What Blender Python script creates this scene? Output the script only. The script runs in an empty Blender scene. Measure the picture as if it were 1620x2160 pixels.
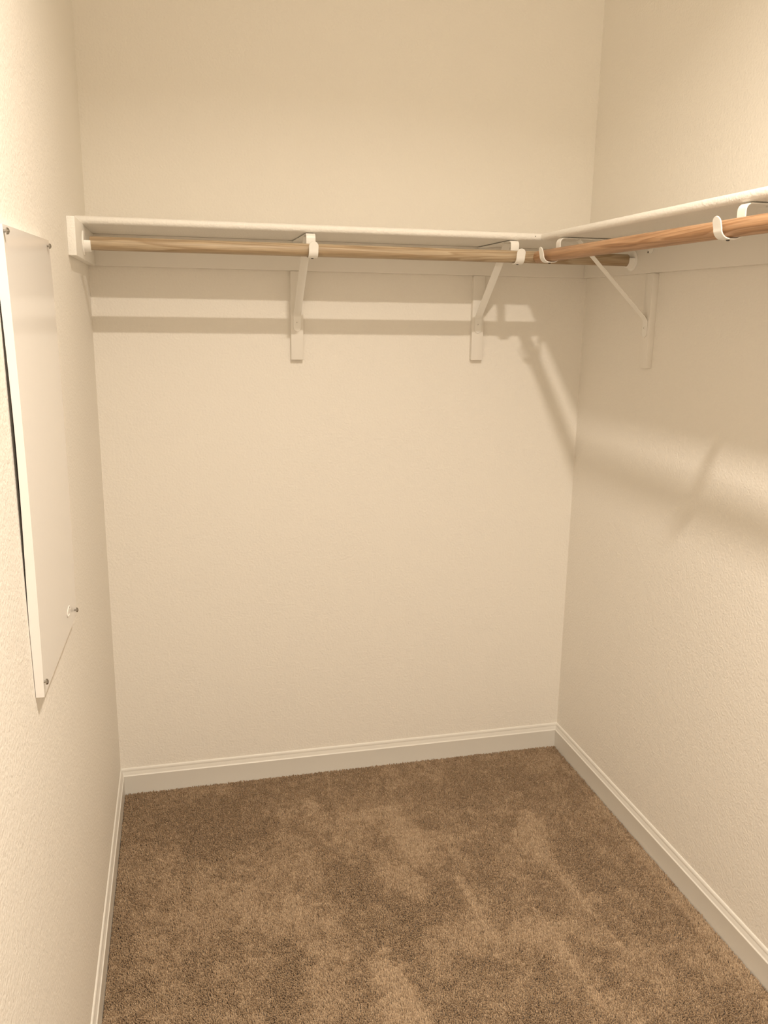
import bpy, bmesh, math, random
import numpy as np
from mathutils import Vector, Matrix

S = bpy.context.scene
COL = S.collection
random.seed(7)

# ------------------------------------------------------------------ camera
W = 1.56            # closet width, back wall is y = 0, left wall is x = 0, carpet tips are z = 0
FRONT = -3.30       # wall behind the photographer
CEIL = 2.92
cam_d = bpy.data.cameras.new('camera')
cam = bpy.data.objects.new('camera', cam_d)
COL.objects.link(cam)
fw = Vector((0.2320, 0.9455, -0.2287)).normalized()
up = Vector((0.0405, 0.2255, 0.9734))
rt = fw.cross(up).normalized()
up = rt.cross(fw).normalized()
m = Matrix((rt, up, -fw)).transposed().to_4x4()
m.translation = Vector((0.2347, -2.6444, 1.5626))
cam.matrix_world = m
cam_d.sensor_fit = 'VERTICAL'
cam_d.sensor_height = 36.0
cam_d.sensor_width = 27.0
cam_d.lens = 1776.08 / 2160 * 36.0
cam_d.clip_start = 0.01
S.camera = cam

# ------------------------------------------------------------------ light, world, exposure
wd = bpy.data.worlds.new('world')
S.world = wd
wd.use_nodes = True
wd.node_tree.nodes['Background'].inputs[0].default_value = (0, 0, 0, 1)
wd.node_tree.nodes['Background'].inputs[1].default_value = 0.0
LAMP = Vector((0.677, -2.10, 2.85))
WARM = (1.0, 0.872, 0.725)


def lamp(name, kind, power, loc, **kw):
    d = bpy.data.lights.new(name, kind)
    d.energy = power
    d.color = WARM
    for k, v in kw.items():
        setattr(d, k, v)
    o = bpy.data.objects.new(name, d)
    o.location = loc
    COL.objects.link(o)
    return o


# the closet's one ceiling lamp: a small shaded bulb that throws its light downwards
lamp('ceiling_lamp', 'AREA', 47.5, LAMP, shape='ELLIPSE', size=0.10, size_y=0.05, spread=math.radians(145))
S.view_settings.view_transform = 'Standard'
S.view_settings.look = 'None'
S.view_settings.gamma = 1.0
S.view_settings.use_curve_mapping = False
S.view_settings.exposure = 0.0
S.cycles.max_bounces = 16
S.cycles.diffuse_bounces = 12


# ------------------------------------------------------------------ materials
def mat(name, base, rough=0.6, spec=0.3, metallic=0.0):
    mt = bpy.data.materials.new(name)
    mt.use_nodes = True
    b = mt.node_tree.nodes['Principled BSDF']
    b.inputs['Base Color'].default_value = (*base, 1)
    b.inputs['Roughness'].default_value = rough
    b.inputs['Specular IOR Level'].default_value = spec
    b.inputs['Metallic'].default_value = metallic
    return mt, mt.node_tree, b


def bump(nt, b, specs):
    """chain of noise bumps: (scale, detail, distance, strength)"""
    tc = nt.nodes.new('ShaderNodeTexCoord')
    prev = None
    for scale, detail, dist, strength in specs:
        n = nt.nodes.new('ShaderNodeTexNoise')
        n.inputs['Scale'].default_value = scale
        n.inputs['Detail'].default_value = detail
        nt.links.new(tc.outputs['Object'], n.inputs['Vector'])
        bp = nt.nodes.new('ShaderNodeBump')
        bp.inputs['Distance'].default_value = dist
        bp.inputs['Strength'].default_value = strength
        nt.links.new(n.outputs['Fac'], bp.inputs['Height'])
        if prev:
            nt.links.new(prev.outputs['Normal'], bp.inputs['Normal'])
        prev = bp
    nt.links.new(prev.outputs['Normal'], b.inputs['Normal'])


M_WALL, nt, b = mat('wall_paint_orange_peel', (0.80, 0.775, 0.725), 0.6, 0.25)
bump(nt, b, [(150, 2.0, 0.0018, 0.8), (45, 1.0, 0.002, 0.4)])
M_CEIL, nt, b = mat('ceiling_paint', (0.86, 0.84, 0.795), 0.7, 0.2)
bump(nt, b, [(120, 2.0, 0.002, 0.5)])
M_TRIM, nt, b = mat('semi_gloss_white_trim', (0.74, 0.728, 0.69), 0.38, 0.4)
bump(nt, b, [(60, 1.0, 0.0006, 0.25)])
M_CLEAT, nt, b = mat('wall_coloured_board_paint', (0.785, 0.762, 0.715), 0.55, 0.3)
bump(nt, b, [(70, 2.0, 0.0008, 0.4)])
M_SHELF, nt, b = mat('white_shelf_paint', (0.81, 0.795, 0.755), 0.45, 0.4)
bump(nt, b, [(170, 3.0, 0.0022, 0.7), (40, 2.0, 0.002, 0.4)])
M_METAL, nt, b = mat('white_powder_coat', (0.82, 0.81, 0.775), 0.3, 0.5)
bump(nt, b, [(300, 1.0, 0.0003, 0.3)])
M_PLASTIC, nt, b = mat('white_plastic', (0.87, 0.86, 0.83), 0.35, 0.5)
bump(nt, b, [(200, 1.0, 0.0003, 0.2)])
M_SCREW, nt, b = mat('nickel_screw', (0.36, 0.34, 0.31), 0.22, 0.5, 1.0)
bump(nt, b, [(400, 1.0, 0.0003, 0.2)])
M_DARK, nt, b = mat('dark_steel_and_gap_shade', (0.06, 0.055, 0.05), 0.6, 0.3, 0.0)
bump(nt, b, [(200, 1.0, 0.0003, 0.2)])
M_PANEL, nt, b = mat('smooth_white_enamel', (0.77, 0.752, 0.735), 0.14, 0.42)
bump(nt, b, [(30, 1.0, 0.0003, 0.05)])
M_SHEET, nt, b = mat('carpet_backing', (0.12, 0.085, 0.055), 0.9, 0.05)
bump(nt, b, [(300, 1.0, 0.002, 0.5)])


def wood(name, c0, c1, c2, axis, seed):
    mt, nt, b = mat(name, c0, 0.42, 0.35)
    tc = nt.nodes.new('ShaderNodeTexCoord')
    mp = nt.nodes.new('ShaderNodeMapping')
    sc = [9.0, 9.0, 9.0]
    sc[axis] = 0.55
    mp.inputs['Scale'].default_value = sc
    mp.inputs['Location'].default_value = (seed, seed * 2.3, seed * 0.7)
    nt.links.new(tc.outputs['Object'], mp.inputs['Vector'])
    n = nt.nodes.new('ShaderNodeTexNoise')
    n.inputs['Scale'].default_value = 2.2
    n.inputs['Detail'].default_value = 2.0
    n.inputs['Distortion'].default_value = 0.6
    nt.links.new(mp.outputs['Vector'], n.inputs['Vector'])
    mul = nt.nodes.new('ShaderNodeMath')
    mul.operation = 'MULTIPLY'
    mul.inputs[1].default_value = 9.0
    nt.links.new(n.outputs['Fac'], mul.inputs[0])
    fr = nt.nodes.new('ShaderNodeMath')
    fr.operation = 'FRACT'
    nt.links.new(mul.outputs[0], fr.inputs[0])
    cr = nt.nodes.new('ShaderNodeValToRGB')
    el = cr.color_ramp.elements
    el[0].position, el[0].color = 0.0, (*c0, 1)
    el[1].position, el[1].color = 1.0, (*c0, 1)
    e = el.new(0.45); e.color = (*c1, 1)
    e = el.new(0.86); e.color = (*c2, 1)
    nt.links.new(fr.outputs[0], cr.inputs['Fac'])
    mp2 = nt.nodes.new('ShaderNodeMapping')
    sc2 = [420.0, 420.0, 420.0]
    sc2[axis] = 12.0
    mp2.inputs['Scale'].default_value = sc2
    nt.links.new(tc.outputs['Object'], mp2.inputs['Vector'])
    n2 = nt.nodes.new('ShaderNodeTexNoise')
    n2.inputs['Scale'].default_value = 1.0
    n2.inputs['Detail'].default_value = 2.0
    nt.links.new(mp2.outputs['Vector'], n2.inputs['Vector'])
    mx = nt.nodes.new('ShaderNodeMix')
    mx.data_type = 'RGBA'
    mx.blend_type = 'MULTIPLY'
    mr = nt.nodes.new('ShaderNodeMapRange')
    mr.inputs['From Min'].default_value = 0.35
    mr.inputs['From Max'].default_value = 0.65
    mr.inputs['To Min'].default_value = 0.82
    mr.inputs['To Max'].default_value = 1.06
    nt.links.new(n2.outputs['Fac'], mr.inputs['Value'])
    mx.inputs[0].default_value = 1.0
    nt.links.new(cr.outputs['Color'], mx.inputs[6])
    nt.links.new(mr.outputs['Result'], mx.inputs[7])
    nt.links.new(mx.outputs[2], b.inputs['Base Color'])
    bp = nt.nodes.new('ShaderNodeBump')
    bp.inputs['Distance'].default_value = 0.0004
    bp.inputs['Strength'].default_value = 0.4
    nt.links.new(n2.outputs['Fac'], bp.inputs['Height'])
    nt.links.new(bp.outputs['Normal'], b.inputs['Normal'])
    return mt


M_PINE = wood('pale_pine', (0.46, 0.365, 0.25), (0.42, 0.325, 0.215), (0.33, 0.235, 0.14), 0, 3.0)
M_FIR = wood('reddish_fir', (0.46, 0.28, 0.16), (0.42, 0.245, 0.13), (0.31, 0.165, 0.08), 1, 8.0)

M_PILE, nt, b = mat('beige_brown_carpet_yarn', (0.35, 0.25, 0.165), 0.85, 0.08)
at = nt.nodes.new('ShaderNodeAttribute')
at.attribute_name = 'yarn_and_nap_sheen'
cr = nt.nodes.new('ShaderNodeValToRGB')
cr.color_ramp.elements[0].color = (0.245, 0.167, 0.100, 1)
cr.color_ramp.elements[1].color = (0.515, 0.390, 0.268, 1)
nt.links.new(at.outputs['Fac'], cr.inputs['Fac'])
nt.links.new(cr.outputs['Color'], b.inputs['Base Color'])
b.inputs['Sheen Weight'].default_value = 0.15
b.inputs['Sheen Roughness'].default_value = 0.5


# ------------------------------------------------------------------ mesh helpers
def link(name, bm, material, parent=None, smooth=False, normals=True):
    if normals:
        bmesh.ops.recalc_face_normals(bm, faces=bm.faces[:])
    me = bpy.data.meshes.new(name)
    bm.to_mesh(me)
    bm.free()
    me.materials.append(material)
    if smooth:
        for p in me.polygons:
            p.use_smooth = True
        try:
            me.set_sharp_from_angle(angle=math.radians(40))
        except Exception:
            pass
    o = bpy.data.objects.new(name, me)
    COL.objects.link(o)
    if parent is not None:
        o.parent = parent
    return o


def structure(o, label=None):
    o['kind'] = 'structure'
    if label:
        o['label'] = label
    return o


def tag(o, label, cat, group=None):
    o['label'] = label
    o['category'] = cat
    if group:
        o['group'] = group
    return o


def empty(name, loc, rotz, label, cat, group=None):
    o = bpy.data.objects.new(name, None)
    o.empty_display_size = 0.05
    o.location = loc
    o.rotation_euler = (0, 0, rotz)
    COL.objects.link(o)
    return tag(o, label, cat, group)


def box(bm, x0, x1, y0, y1, z0, z1, bevel=0.0, seg=2):
    r = bmesh.ops.create_cube(bm, size=1.0)
    vs = r['verts']
    for v in vs:
        v.co = Vector(((x0 + x1) / 2 + v.co.x * (x1 - x0), (y0 + y1) / 2 + v.co.y * (y1 - y0), (z0 + z1) / 2 + v.co.z * (z1 - z0)))
    if bevel > 0:
        es = list({e for v in vs for e in v.link_edges})
        bmesh.ops.bevel(bm, geom=es, offset=bevel, segments=seg, profile=0.5, affect='EDGES')
    return bm


def loft(bm, rings, closed=True, caps=True):
    """rings: list of equally long point lists"""
    vr = [[bm.verts.new(p) for p in r] for r in rings]
    n = len(vr[0])
    for a, c in zip(vr[:-1], vr[1:]):
        for i in range(n if closed else n - 1):
            j = (i + 1) % n
            bm.faces.new((a[i], a[j], c[j], c[i]))
    if caps:
        bm.faces.new(vr[0])
        bm.faces.new(list(reversed(vr[-1])))
    return bm


def strap(bm, path, width, thick, round_start=False, round_end=False):
    """flat metal strap: path of (d, z) points in the local YZ plane, width along X"""
    P = [Vector((0, a, c)) for a, c in path]
    acc = [0.0]
    for a, c in zip(P[:-1], P[1:]):
        acc.append(acc[-1] + (c - a).length)
    L = acc[-1]
    rings = []
    for i, q in enumerate(P):
        t = (P[min(i + 1, len(P) - 1)] - P[max(i - 1, 0)]).normalized()
        n = Vector((0, -t.z, t.y))
        k = 1.0
        if i not in (0, len(P) - 1):
            t1 = (P[i] - P[i - 1]).normalized()
            t2 = (P[i + 1] - P[i]).normalized()
            k = 1.0 / max(0.55, math.sqrt((1 + t1.dot(t2)) / 2))
        w = width / 2
        for flag, dist in ((round_start, acc[i]), (round_end, L - acc[i])):
            if flag and dist < width / 2:
                u = 1 - dist / (width / 2)
                w = min(w, max(0.12 * width / 2, width / 2 * math.sqrt(max(0.0, 1 - u * u))))
        h = thick / 2 * k
        e = min(0.0006, w * 0.4)
        rings.append([q + Vector((-w, 0, 0)) + n * (h - e), q + Vector((-w + e, 0, 0)) + n * h,
                      q + Vector((w - e, 0, 0)) + n * h, q + Vector((w, 0, 0)) + n * (h - e),
                      q + Vector((w, 0, 0)) - n * (h - e), q + Vector((w - e, 0, 0)) - n * h,
                      q + Vector((-w + e, 0, 0)) - n * h, q + Vector((-w, 0, 0)) - n * (h - e)])
    return loft(bm, rings)


def refine(path, ds):
    out = [path[0]]
    for a, c in zip(path[:-1], path[1:]):
        n = max(1, int(math.hypot(c[0] - a[0], c[1] - a[1]) / ds))
        for k in range(1, n + 1):
            out.append((a[0] + (c[0] - a[0]) * k / n, a[1] + (c[1] - a[1]) * k / n))
    return out


def arc(cy, cz, r, a0, a1, n):
    return [(cy + r * math.cos(math.radians(a0 + (a1 - a0) * i / n)), cz + r * math.sin(math.radians(a0 + (a1 - a0) * i / n))) for i in range(n + 1)]


def lathe(bm, prof, axis, origin, seg=32, a0=0.0, a1=360.0):
    """prof: (distance along axis, radius); axis 'x' or 'y' or 'z'"""
    full = abs(a1 - a0 - 360) < 1e-6
    n = seg if full else seg + 1
    rings = []
    for h, r in prof:
        ring = []
        for i in range(n):
            a = math.radians(a0 + (a1 - a0) * i / seg)
            c, s = r * math.cos(a), r * math.sin(a)
            v = {'x': (h, c, s), 'y': (c, h, s), 'z': (c, s, h)}[axis]
            ring.append(Vector(origin) + Vector(v))
        rings.append(ring)
    return loft(bm, rings, closed=full, caps=False)


# ------------------------------------------------------------------ the room shell
T = 0.10
FZ = -0.010          # backing of the carpet; the pile tips reach z = 0
fl = structure(link('floor', box(bmesh.new(), -T, W + T, FRONT - T, T, FZ - 0.1, FZ), M_SHEET), 'beige brown carpeted closet floor')
structure(link('ceiling', box(bmesh.new(), -T, W + T, FRONT - T, T, CEIL, CEIL + 0.1), M_CEIL), 'white closet ceiling')
structure(link('wall_back', box(bmesh.new(), -T, W + T, 0, T, FZ, CEIL), M_WALL), 'cream textured wall at the far end of the closet')
structure(link('wall_left', box(bmesh.new(), -T, 0, FRONT, 0, FZ, CEIL), M_WALL), 'cream textured wall on the left with the access panel')
structure(link('wall_right', box(bmesh.new(), W, W + T, FRONT, 0, FZ, CEIL), M_WALL), 'cream textured wall on the right under the long shelf')
structure(link('wall_front', box(bmesh.new(), -T, W + T, FRONT - T, FRONT, FZ, CEIL), M_WALL), 'cream wall behind the viewer')

# moulded baseboard profile: (distance from wall, height)
BB = [(0.0, FZ), (0.0100, FZ), (0.0100, 0.0605), (0.0104, 0.0622), (0.0100, 0.0634), (0.0086, 0.0644), (0.0078, 0.0652),
      (0.0072, 0.0680), (0.0064, 0.0715), (0.0052, 0.0755), (0.0046, 0.0775), (0.0049, 0.0790), (0.0048, 0.0815),
      (0.0038, 0.0850), (0.0026, 0.0872), (0.0010, 0.0882), (0.0, 0.0882)]


def baseboard(name, a, bpt, inward, label):
    """a -> bpt along the wall foot; both ends mitred for inside corners"""
    bm = bmesh.new()
    a, bpt, inward = Vector(a), Vector(bpt), Vector(inward)
    t = (bpt - a).normalized()
    rings = []
    N = 24
    for i in range(N + 1):
        f = i / N
        ring = []
        for d, z in BB:
            s = a + t * d
            e = bpt - t * d
            ring.append(s.lerp(e, f) + inward * d + Vector((0, 0, z)))
        rings.append(ring)
    loft(bm, rings)
    return structure(link(name, bm, M_TRIM, None, True), label)


baseboard('baseboard_back', (0, 0, 0), (W, 0, 0), (0, -1, 0), 'white moulded baseboard along the back wall')
baseboard('baseboard_left', (0, FRONT, 0), (0, 0, 0), (1, 0, 0), 'white moulded baseboard along the left wall')
baseboard('baseboard_right', (W, 0, 0), (W, FRONT, 0), (-1, 0, 0), 'white moulded baseboard along the right wall')


# ------------------------------------------------------------------ carpet pile: every tuft is real geometry
def field(rng, X, Y, cell):
    """smooth value noise in -1..1"""
    n = 96
    g = rng.uniform(-1, 1, (n, n))
    u, v = X / cell + 40.13, -Y / cell + 7.7
    iu, iv = np.floor(u).astype(int), np.floor(v).astype(int)
    fu, fv = u - iu, v - iv
    fu, fv = fu * fu * (3 - 2 * fu), fv * fv * (3 - 2 * fv)
    G = lambda a, c: g[a % n, c % n]
    return (G(iu, iv) * (1 - fu) * (1 - fv) + G(iu + 1, iv) * fu * (1 - fv) + G(iu, iv + 1) * (1 - fu) * fv + G(iu + 1, iv + 1) * fu * fv)


def carpet_pile():
    rng = np.random.default_rng(11)
    sp = 0.0029
    y_end = -2.2
    xs = np.arange(0.0115, W - 0.0115, sp)
    ys = np.arange(-0.0115, y_end, -sp)
    X, Y = np.meshgrid(xs, ys)
    X = (X + (np.arange(len(ys)) % 2)[:, None] * sp / 2).ravel()
    Y = Y.ravel()
    X = X + rng.uniform(-.45, .45, X.size) * sp
    Y = Y + rng.uniform(-.45, .45, X.size) * sp
    k = (X > 0.011) & (X < W - 0.011) & (Y < -0.011)
    X, Y = X[k], Y[k]
    n = X.size
    # brushed pile: lay direction varies in footprints and sweeper strokes
    lay = (-0.30 + 0.22 * field(rng, X, Y, 0.24) + 0.20 * field(rng, X * 1.1 + 0.35 * Y, Y, 0.10)
           + 0.28 * field(rng, X + 0.12 * Y, Y * 0.3, 0.045) + 0.34 * field(rng, X, Y, 0.030) + 0.32 * field(rng, X, Y, 0.013))
    fray = 0.55 * field(rng, X, Y, 0.035) + 0.45 * field(rng, X, Y, 0.014)
    marks = [(0.795, -0.295, .085, .035, 10, 1.0), (0.866, -0.44, .07, .09, 0, 1.1), (0.872, -0.53, .035, .07, 0, 0.9),
             (1.235, -0.52, .055, .13, -22, 1.2), (0.80, -0.62, .05, .11, 25, 0.8), (0.877, -0.869, .09, .07, 0, 0.8),
             (0.68, -1.08, .05, .20, 0, 1.5), (0.52, -0.98, .05, .14, -20, 0.7), (0.33, -0.62, .06, .12, 10, 0.6), (0.478, -0.708, .12, .08, 0, 0.6), (1.16, -0.37, .11, .022, -14, 0.7),
             (0.968, -0.80, .014, .19, 3, 1.1), (1.13, -1.0, .014, .20, 4, 0.9), (1.26, -0.80, .012, .30, 6, 0.7),
             (0.998, -0.456, .10, .04, 12, 0.6), (0.60, -0.225, .03, .04, 0, 0.7), (1.10, -0.90, .09, .05, 0, 0.7),
             (1.528, -0.9, .022, .80, 0, 0.9), (0.30, -0.25, .22, .18, 0, -0.7), (1.35, -0.65, .06, .18, 0, -0.6),
             (1.05, -0.66, .05, .12, 0, -0.6), (0.66, -0.60, .08, .10, 0, -0.6), (0.9, -1.02, .10, .05, 0, -0.6), (1.2, -0.2, .25, .08, 0, -0.4)]
    for mx, my, rx, ry, ang, amp in marks:
        a = math.radians(ang)
        dx, dy = X - mx, Y - my
        p, q = dx * math.cos(a) + dy * math.sin(a), -dx * math.sin(a) + dy * math.cos(a)
        rr = (p / rx) ** 2 + (q / ry) ** 2 + 0.8 * fray
        lay += 1.0 * amp * np.clip(1.3 - rr, 0, 0.8)
    lay = np.tanh(lay * 1.5)
    ang = math.radians(200) + lay * 1.2 + rng.normal(0, .55, n)
    lean = 0.0030 + 0.0022 * np.abs(lay) + rng.normal(0, .0009, n)
    # laid towards the room's far end (pale) or towards the viewer (dark)
    lx, ly = np.cos(ang) * 0.0018 + rng.normal(0, .0010, n), lay * lean + rng.normal(0, .0010, n)
    hgt = 0.0100 + rng.normal(0, 0.0015, n) - 0.0012 * np.clip(lay, 0, 1)
    edge = np.minimum.reduce([X, W - X, -Y])
    hgt += 0.001 * np.clip(1 - (edge - .0105) / .01, 0, 1)
    lim = edge < .018
    lx[lim & (X < .05)] = np.abs(lx[lim & (X < .05)]) * .4
    lx[lim & (X > W - .05)] = -np.abs(lx[lim & (X > W - .05)]) * .4
    ly[lim & (Y > -.05)] = -np.abs(ly[lim & (Y > -.05)]) * .4
    rad = 0.00175 * (1 + rng.normal(0, .12, n))
    yarn_and_nap_sheen = np.clip(0.36 + 0.21 * rng.normal(0, 1, n) + 0.14 * field(rng, X, Y, 0.006) + 0.21 * lay, 0, 1)  # random tuft tone, plus the sheen of the brushed lay painted in
    # 4-sided tuft: two rings and a tip
    K = 4
    prof = [(0.0, 0.9, 0.0), (0.80, 1.0, 0.75), (1.0, 0.0, 1.0)]
    nv = 2 * K + 1
    V = np.zeros((n, nv, 3), np.float32)
    rot = rng.uniform(0, math.pi, n)
    for ri, (hz, rs, ls) in enumerate(prof[:2]):
        for s in range(K):
            th = rot + s * 2 * math.pi / K + ri * 0.3
            V[:, ri * K + s, 0] = X + lx * ls + np.cos(th) * rad * rs
            V[:, ri * K + s, 1] = Y + ly * ls + np.sin(th) * rad * rs
            V[:, ri * K + s, 2] = FZ + hgt * hz
    V[:, 2 * K, 0] = X + lx
    V[:, 2 * K, 1] = Y + ly
    V[:, 2 * K, 2] = FZ + hgt
    quads, tris = [], []
    for ri in range(1):
        for s in range(K):
            t = (s + 1) % K
            quads.append((ri * K + s, ri * K + t, (ri + 1) * K + t, (ri + 1) * K + s))
    for s in range(K):
        tris.append((K + s, K + (s + 1) % K, 2 * K))
    loc = np.array([i for q in quads for i in q] + [i for q in tris for i in q], np.int64)
    lens = np.array([4] * len(quads) + [3] * len(tris))
    loops = (loc[None, :] + (np.arange(n) * nv)[:, None]).ravel().astype(np.int32)
    totals = np.tile(lens, n).astype(np.int32)
    starts = np.concatenate(([0], np.cumsum(totals)[:-1])).astype(np.int32)
    me = bpy.data.meshes.new('carpet_pile')
    me.vertices.add(n * nv)
    me.vertices.foreach_set('co', V.ravel())
    me.loops.add(loops.size)
    me.loops.foreach_set('vertex_index', loops)
    me.polygons.add(totals.size)
    me.polygons.foreach_set('loop_start', starts)
    try:
        me.polygons.foreach_set('loop_total', totals)
    except Exception:
        pass
    me.polygons.foreach_set('use_smooth', np.ones(totals.size, bool))
    a = me.attributes.new('yarn_and_nap_sheen', 'FLOAT', 'POINT')
    a.data.foreach_set('value', np.repeat(yarn_and_nap_sheen, nv).astype(np.float32))
    me.update(calc_edges=True)
    me.materials.append(M_PILE)
    o = bpy.data.objects.new('carpet_pile', me)
    COL.objects.link(o)
    o.parent = fl
    o['kind'] = 'stuff'
    o['label'] = 'beige brown cut pile carpet with brushed footprints'


carpet_pile()

# ------------------------------------------------------------------ shelves
ZB, ZT = 1.7734, 1.7938
SD = 0.300


def shelf_board(name, length, label):
    """local: runs along +X from the origin, back edge at y = 0, front edge at y = -SD, underside at z = 0"""
    h = ZT - ZB
    r = 0.0088
    prof = [(0.0, 0.0)] + [(-SD + r + r * math.cos(math.radians(a)), r + r * math.sin(math.radians(a))) for a in (-90, -112, -135, -158, -180)] \
        + [(-SD + r + r * math.cos(math.radians(a)), h - r + r * math.sin(math.radians(a))) for a in (180, 158, 135, 112, 90)] + [(0.0, h)]
    bm = bmesh.new()
    n = int(length / 0.02)
    rings = []
    for i in range(n + 1):
        x = length * i / n
        # brush-painted fibreboard edge is never quite straight
        w = 0.00035 * math.sin(x * 31) + random.uniform(-.00022, .00022)
        rings.append([Vector((x, y + (w if y < -SD * .9 else 0), z)) for y, z in prof])
    loft(bm, rings)
    o = link(name, bm, M_SHELF, None, True)
    return tag(o, label, 'shelf', 'white closet shelves')


sb = shelf_board('closet_shelf', W, 'white painted shelf board running across the back wall')
sb.location = (0, 0, ZB)
sr = shelf_board('closet_shelf', 2.50, 'white painted shelf board running along the right wall')
sr.location = (W, -SD - 0.0012, ZB)
sr.rotation_euler = (0, 0, -math.pi / 2)
# filled nail hole in the back shelf's edge
nb = bmesh.new()
lathe(nb, [(0.0, 0.0014), (-0.0006, 0.0014), (-0.0007, 0.0001)], 'y', (1.243, -SD + 0.0002, 0.0112), 10)
link('nail_head', nb, M_DARK, sb)

# cleats: 1x4 boards under the shelves, painted like the wall
CB = ZB - 0.0875
CT = 0.019


def cleat(x0, x1, y0, y1, label, m_=M_CLEAT):
    return tag(link('shelf_cleat', box(bmesh.new(), x0, x1, y0, y1, CB, ZB - 0.0002, 0.0015), m_, None, True), label, 'cleat', 'boards carrying the closet shelves')


cleat(0.0, CT, -0.488, -CT, 'short white board on the left wall carrying the shelf end', M_SHELF)
cleat(0.0, W, -CT, 0.0, 'wall coloured board under the back shelf')
cl_r = cleat(W - CT, W, -2.80, -CT, 'wall coloured board under the right hand shelf')
bmn = bmesh.new()
lathe(bmn, [(0.0, 0.0030), (-0.0008, 0.0028), (-0.0010, 0.0002)], 'x', (W - CT + 0.0003, -0.406, 1.7435), 12)
link('screw_head', bmn, M_DARK, cl_r)


# ------------------------------------------------------------------ brackets on wooden strips
ZS = 1.422       # foot of the wooden strips


def wall_strip(loc, rotz, label):
    bm = box(bmesh.new(), -0.019, 0.019, 0.0, CT, 0.0, CB - ZS - 0.0006, 0.0012)
    o = link('bracket_batten', bm, M_CLEAT, None, True)
    o.location = loc
    o.rotation_euler = (0, 0, rotz)
    return tag(o, label, 'batten', 'wooden strips behind the brackets')


BW, BT = 0.025, 0.0026


def make_bracket(label):
    t = empty('shelf_bracket', (0, 0, 0), 0, label, 'bracket', 'white shelf and rod brackets')
    z = lambda v: v - ZS
    d0 = CT + BT / 2 + 0.0003
    # short tab on the board behind the rod
    p = refine([(d0, z(1.7380)), (d0, z(1.7680))], 0.004)
    link('wall_tab', strap(bmesh.new(), p, BW, BT, True, False), M_METAL, t, True)
    # horizontal arm, bent down at the front and running behind the rod
    zt = z(1.7698)
    p = [(d0 + BT, zt), (0.10, zt), (0.20, zt)] + arc(0.3020 - 0.012, zt - 0.012, 0.012, 90, 0, 6) + [(0.3020, z(1.746)), (0.3020, z(1.7345))]
    link('support_arm', strap(bmesh.new(), p, BW, BT), M_METAL, t, True)
    # the J that carries the rod
    cz = z(1.7245)
    hr = 0.018
    p = [(0.3020, z(1.7345)), (0.3020, z(1.729))] + arc(0.3020 + hr, cz, hr, 180, 270, 9) + arc(0.3490 - hr, cz, hr, 270, 360, 9) + refine([(0.3490, cz), (0.3545, z(1.7460))], 0.0012)[1:]
    hk = link('rod_hook', strap(bmesh.new(), p, BW, BT, False, True), M_METAL, t, True)
    bm = bmesh.new()
    lathe(bm, [(0.0, 0.0036), (-0.0014, 0.0034), (-0.0022, 0.0022), (-0.0024, 0.0002)], 'z', (0.0, 0.3255, cz - hr - BT / 2 + 0.0002), 16)
    sc = link('hook_screw', bm, M_DARK, hk, True)
    sc['label'] = 'dark screw under the hook'
    # diagonal brace
    d1 = d0
    p = refine([(d1, z(1.5075)), (d1, z(1.553))], 0.003) + [(d1 + 0.0035, z(1.5595)), (0.030, z(1.5660)), (0.244, z(1.7675))]
    link('brace', strap(bmesh.new(), p, 0.0235, BT, True, False), M_METAL, t, True)
    bm = bmesh.new()
    lathe(bm, [(0.0, 0.0040), (0.0012, 0.0036), (0.0020, 0.0018), (0.0016, 0.0002)], 'y', (0.0, d1 + BT / 2, z(1.5345)), 16)
    link('screw', bm, M_METAL, t, True)
    bm = bmesh.new()
    lathe(bm, [(0.0, 0.0011), (0.0022, 0.0011), (0.0023, 0.0001)], 'y', (0.001, d1 + BT / 2, z(1.5345)), 8)
    link('screw_slot', bm, M_DARK, t, True)
    return t


def dup(root, label):
    r = root.copy()
    COL.objects.link(r)
    r['label'] = label
    for ch in list(root.children):
        c = ch.copy()
        COL.objects.link(c)
        c.parent = r
        for g in list(ch.children):
            d = g.copy()
            COL.objects.link(d)
            d.parent = c
    return r


spots = [((0.597, 0.0, ZS), math.pi, 'white metal bracket under the middle of the back shelf',
          'wooden strip on the back wall, behind the middle bracket of the back shelf'),
         ((1.181, 0.0, ZS), math.pi, 'white metal bracket near the right end of the back shelf',
          'wooden strip on the back wall nearest the right hand corner'),
         ((W, -0.424, ZS), math.pi / 2, 'white metal bracket under the far end of the right hand shelf',
          'wooden strip on the right wall just in front of the corner'),
         ((W, -1.208, ZS), math.pi / 2, 'white metal bracket at the photo edge, holding the reddish rod nearest the viewer',
          'wooden strip on the right wall nearest the viewer')]
proto = make_bracket(spots[0][2])
for i, (loc, rz, lab, slab) in enumerate(spots):
    br = proto if i == 0 else dup(proto, lab)
    br.location = loc
    br.rotation_euler = (0, 0, rz)
    wall_strip(loc, rz, slab)

# ------------------------------------------------------------------ rods and their sockets
RR = 0.0168
RZ, RD = 1.7256, 0.3215


def rod_bm(length):
    bm = bmesh.new()
    n = 40
    prof = [(0.0, 0.0003), (0.0, RR - 0.0012), (0.0012, RR)] + [(0.0012 + (length - 0.0024) * i / n, RR) for i in range(1, n)] + [(length - 0.0012, RR), (length, RR - 0.0012), (length, 0.0003)]
    lathe(bm, prof, 'x', (0, 0, 0), 40)
    return bm


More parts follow.
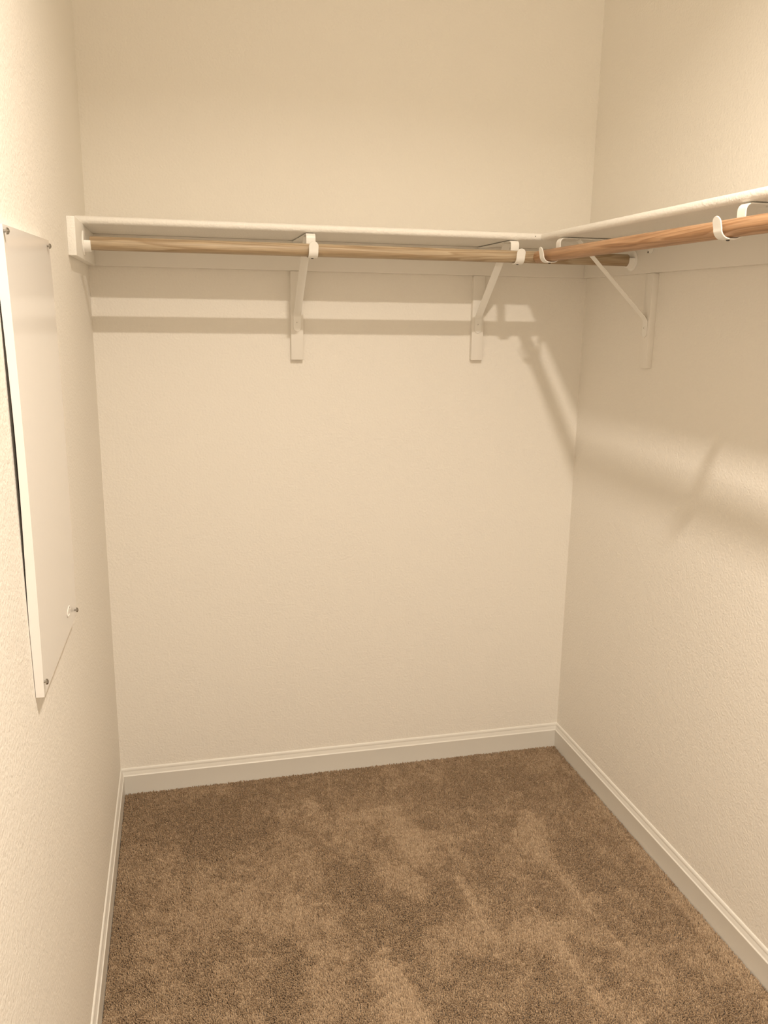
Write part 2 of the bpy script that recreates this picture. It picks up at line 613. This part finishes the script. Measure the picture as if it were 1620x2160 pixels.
r1 = link('clothes_rod', rod_bm(W - 2 * CT - 0.032), M_PINE, None, True)
r1.location = (CT + 0.016, -RD, RZ)
tag(r1, 'pale pine closet rod hung under the back shelf', 'clothes rod', 'wooden closet rods')
bm = rod_bm(2.30)
bmesh.ops.rotate(bm, verts=bm.verts, cent=(0, 0, 0), matrix=Matrix.Rotation(-math.pi / 2, 3, 'Z'))
r2 = link('clothes_rod', bm, M_FIR, None, True)
r2.location = (W - RD, -0.3400, RZ)
tag(r2, 'reddish fir closet rod hung under the right hand shelf', 'clothes rod', 'wooden closet rods')


def socket(loc, rotz, label):
    t = empty('rod_socket', loc, rotz, label, 'rod socket', 'white rod end sockets')
    bm = bmesh.new()
    lathe(bm, [(0.0002, 0.0004), (0.0002, 0.0300), (0.0022, 0.0298), (0.0032, 0.0285), (0.0034, 0.0004)], 'x', (0, 0, 0), 40)
    link('flange', bm, M_PLASTIC, t, True)
    bm = bmesh.new()
    lathe(bm, [(0.0030, 0.0176), (0.0030, 0.0225), (0.0185, 0.0212), (0.0190, 0.0205), (0.0190, 0.0176), (0.0030, 0.0176)], 'x', (0, 0, 0), 28, 165, 375)
    ends = [e for e in bm.edges if len(e.link_faces) == 1]
    bmesh.ops.holes_fill(bm, edges=ends, sides=12)
    link('cup', bm, M_PLASTIC, t, True)
    return t


socket((CT, -RD, RZ), 0.0, 'white plastic rod socket on the short left wall board')
socket((W - CT, -RD, RZ), math.pi, 'white plastic rod socket on the right wall board behind the reddish rod')


# ------------------------------------------------------------------ access panel on the left wall
def access_panel():
    y0, y1 = -1.3600, -0.9080
    zl0, zl1, zr0, zr1 = 0.9740, 1.6745, 0.9520, 1.6870
    t = empty('access_panel', (0, (y0 + y1) / 2, 0.952), 0,
              'tall white sheet metal access panel screwed to the left wall', 'access panel')
    oy, oz = (y0 + y1) / 2, 0.952
    NZ, NY = 24, 10
    D = 0.0112

    def pt(u, v, depth):
        """u across (0 near the viewer), v up, depth from the face towards the wall"""
        bow = math.sin(math.pi * min(1, max(0, v))) ** 0.8
        gap = 0.0006 + 0.0048 * math.sin(math.pi * min(1, max(0, (v - 0.16) / 0.80))) ** 1.2
        face = 0.0130 + 0.0040 * bow
        x = face + (gap - face) * depth / D
        z = (zl0 + (zr0 - zl0) * u) * (1 - v) + (zl1 + (zr1 - zl1) * u) * v
        ya = y0 + 0.016 * (1 - v) ** 2
        return Vector((max(x, 0.0008), ya + (y1 - ya) * u - oy, z - oz))
    bm = bmesh.new()
    rings = []
    for j in range(NZ + 1):
        v = j / NZ
        rings.append([pt(0, v, 0), pt(1, v, 0), pt(1, v, 0.0009), pt(0, v, 0.0009)])
    loft(bm, rings)
    link('cover', bm, M_PANEL, t, True)

    def edge(fu):
        bm = bmesh.new()
        rings = []
        for k in range(NZ + 1):
            a, q, inner = fu(k / NZ)
            rings.append([a(0.0009), a(D), inner(D), inner(0.0009)])
        loft(bm, rings)
        return bm
    e = 0.0012
    du = e / (y1 - y0)
    dv = e / 0.72
    for f in (lambda s: (lambda d: pt(0, s, d), 0, lambda d: pt(du, s, d)),
              lambda s: (lambda d: pt(1, s, d), 0, lambda d: pt(1 - du, s, d)),
              lambda s: (lambda d: pt(s, 0, d), 0, lambda d: pt(s, dv, d)),
              lambda s: (lambda d: pt(s, 1, d), 0, lambda d: pt(s, 1 - dv, d))):
        link('side_flange', edge(f), M_PANEL, t, False)
    bm = box(bmesh.new(), 0.0004, 0.0014, y0 + 0.024 - oy, y1 - 0.006 - oy, 0.03, 0.70)  # dark sheet added to deepen the shade in the gap behind the cover
    bk = link('gap_shade_plate', bm, M_DARK, t)
    bk['label'] = 'added dark plate standing in for shade behind the cover'
    for y, z in ((-1.3640 + 0.008, 1.6655), (-0.9400, 1.6748), (-0.9320, 0.9715), (-1.3416, 0.9985)):
        bm = bmesh.new()
        v = 0.0133
        lathe(bm, [(v - 0.002, 0.0020), (v + 0.0035, 0.0020), (v + 0.0035, 0.0046), (v + 0.0050, 0.0048), (v + 0.0068, 0.0036), (v + 0.0076, 0.0016), (v + 0.0077, 0.0002)], 'x', (0, y - oy, z - oz), 20)
        sc = link('screw', bm, M_SCREW, t, True)
        sc['label'] = 'shiny nickel screw'
    # curl of flaked paint beside the lower far screw
    bm = bmesh.new()
    rings = []
    for k in range(15):
        a = math.radians(-20 + 300 * k / 14)
        c = Vector((0.0143, -1.022 - oy + 0.020 * math.cos(a) * (1 if k < 12 else 1.4), 1.001 - oz + 0.0075 * math.sin(a)))
        w = 0.0010 + 0.0008 * math.sin(math.pi * k / 14)
        o_ = Vector((0, math.cos(a) * 2.2, math.sin(a)))
        rings.append([c + Vector((0, 0, 0)) - o_ * w, c + Vector((0.0009, 0, 0)) - o_ * w * .5, c + Vector((0.0009, 0, 0)) + o_ * w * .5, c + o_ * w])
    loft(bm, rings)
    link('paint_flake', bm, M_PLASTIC, t, True)
    return t


access_panel()
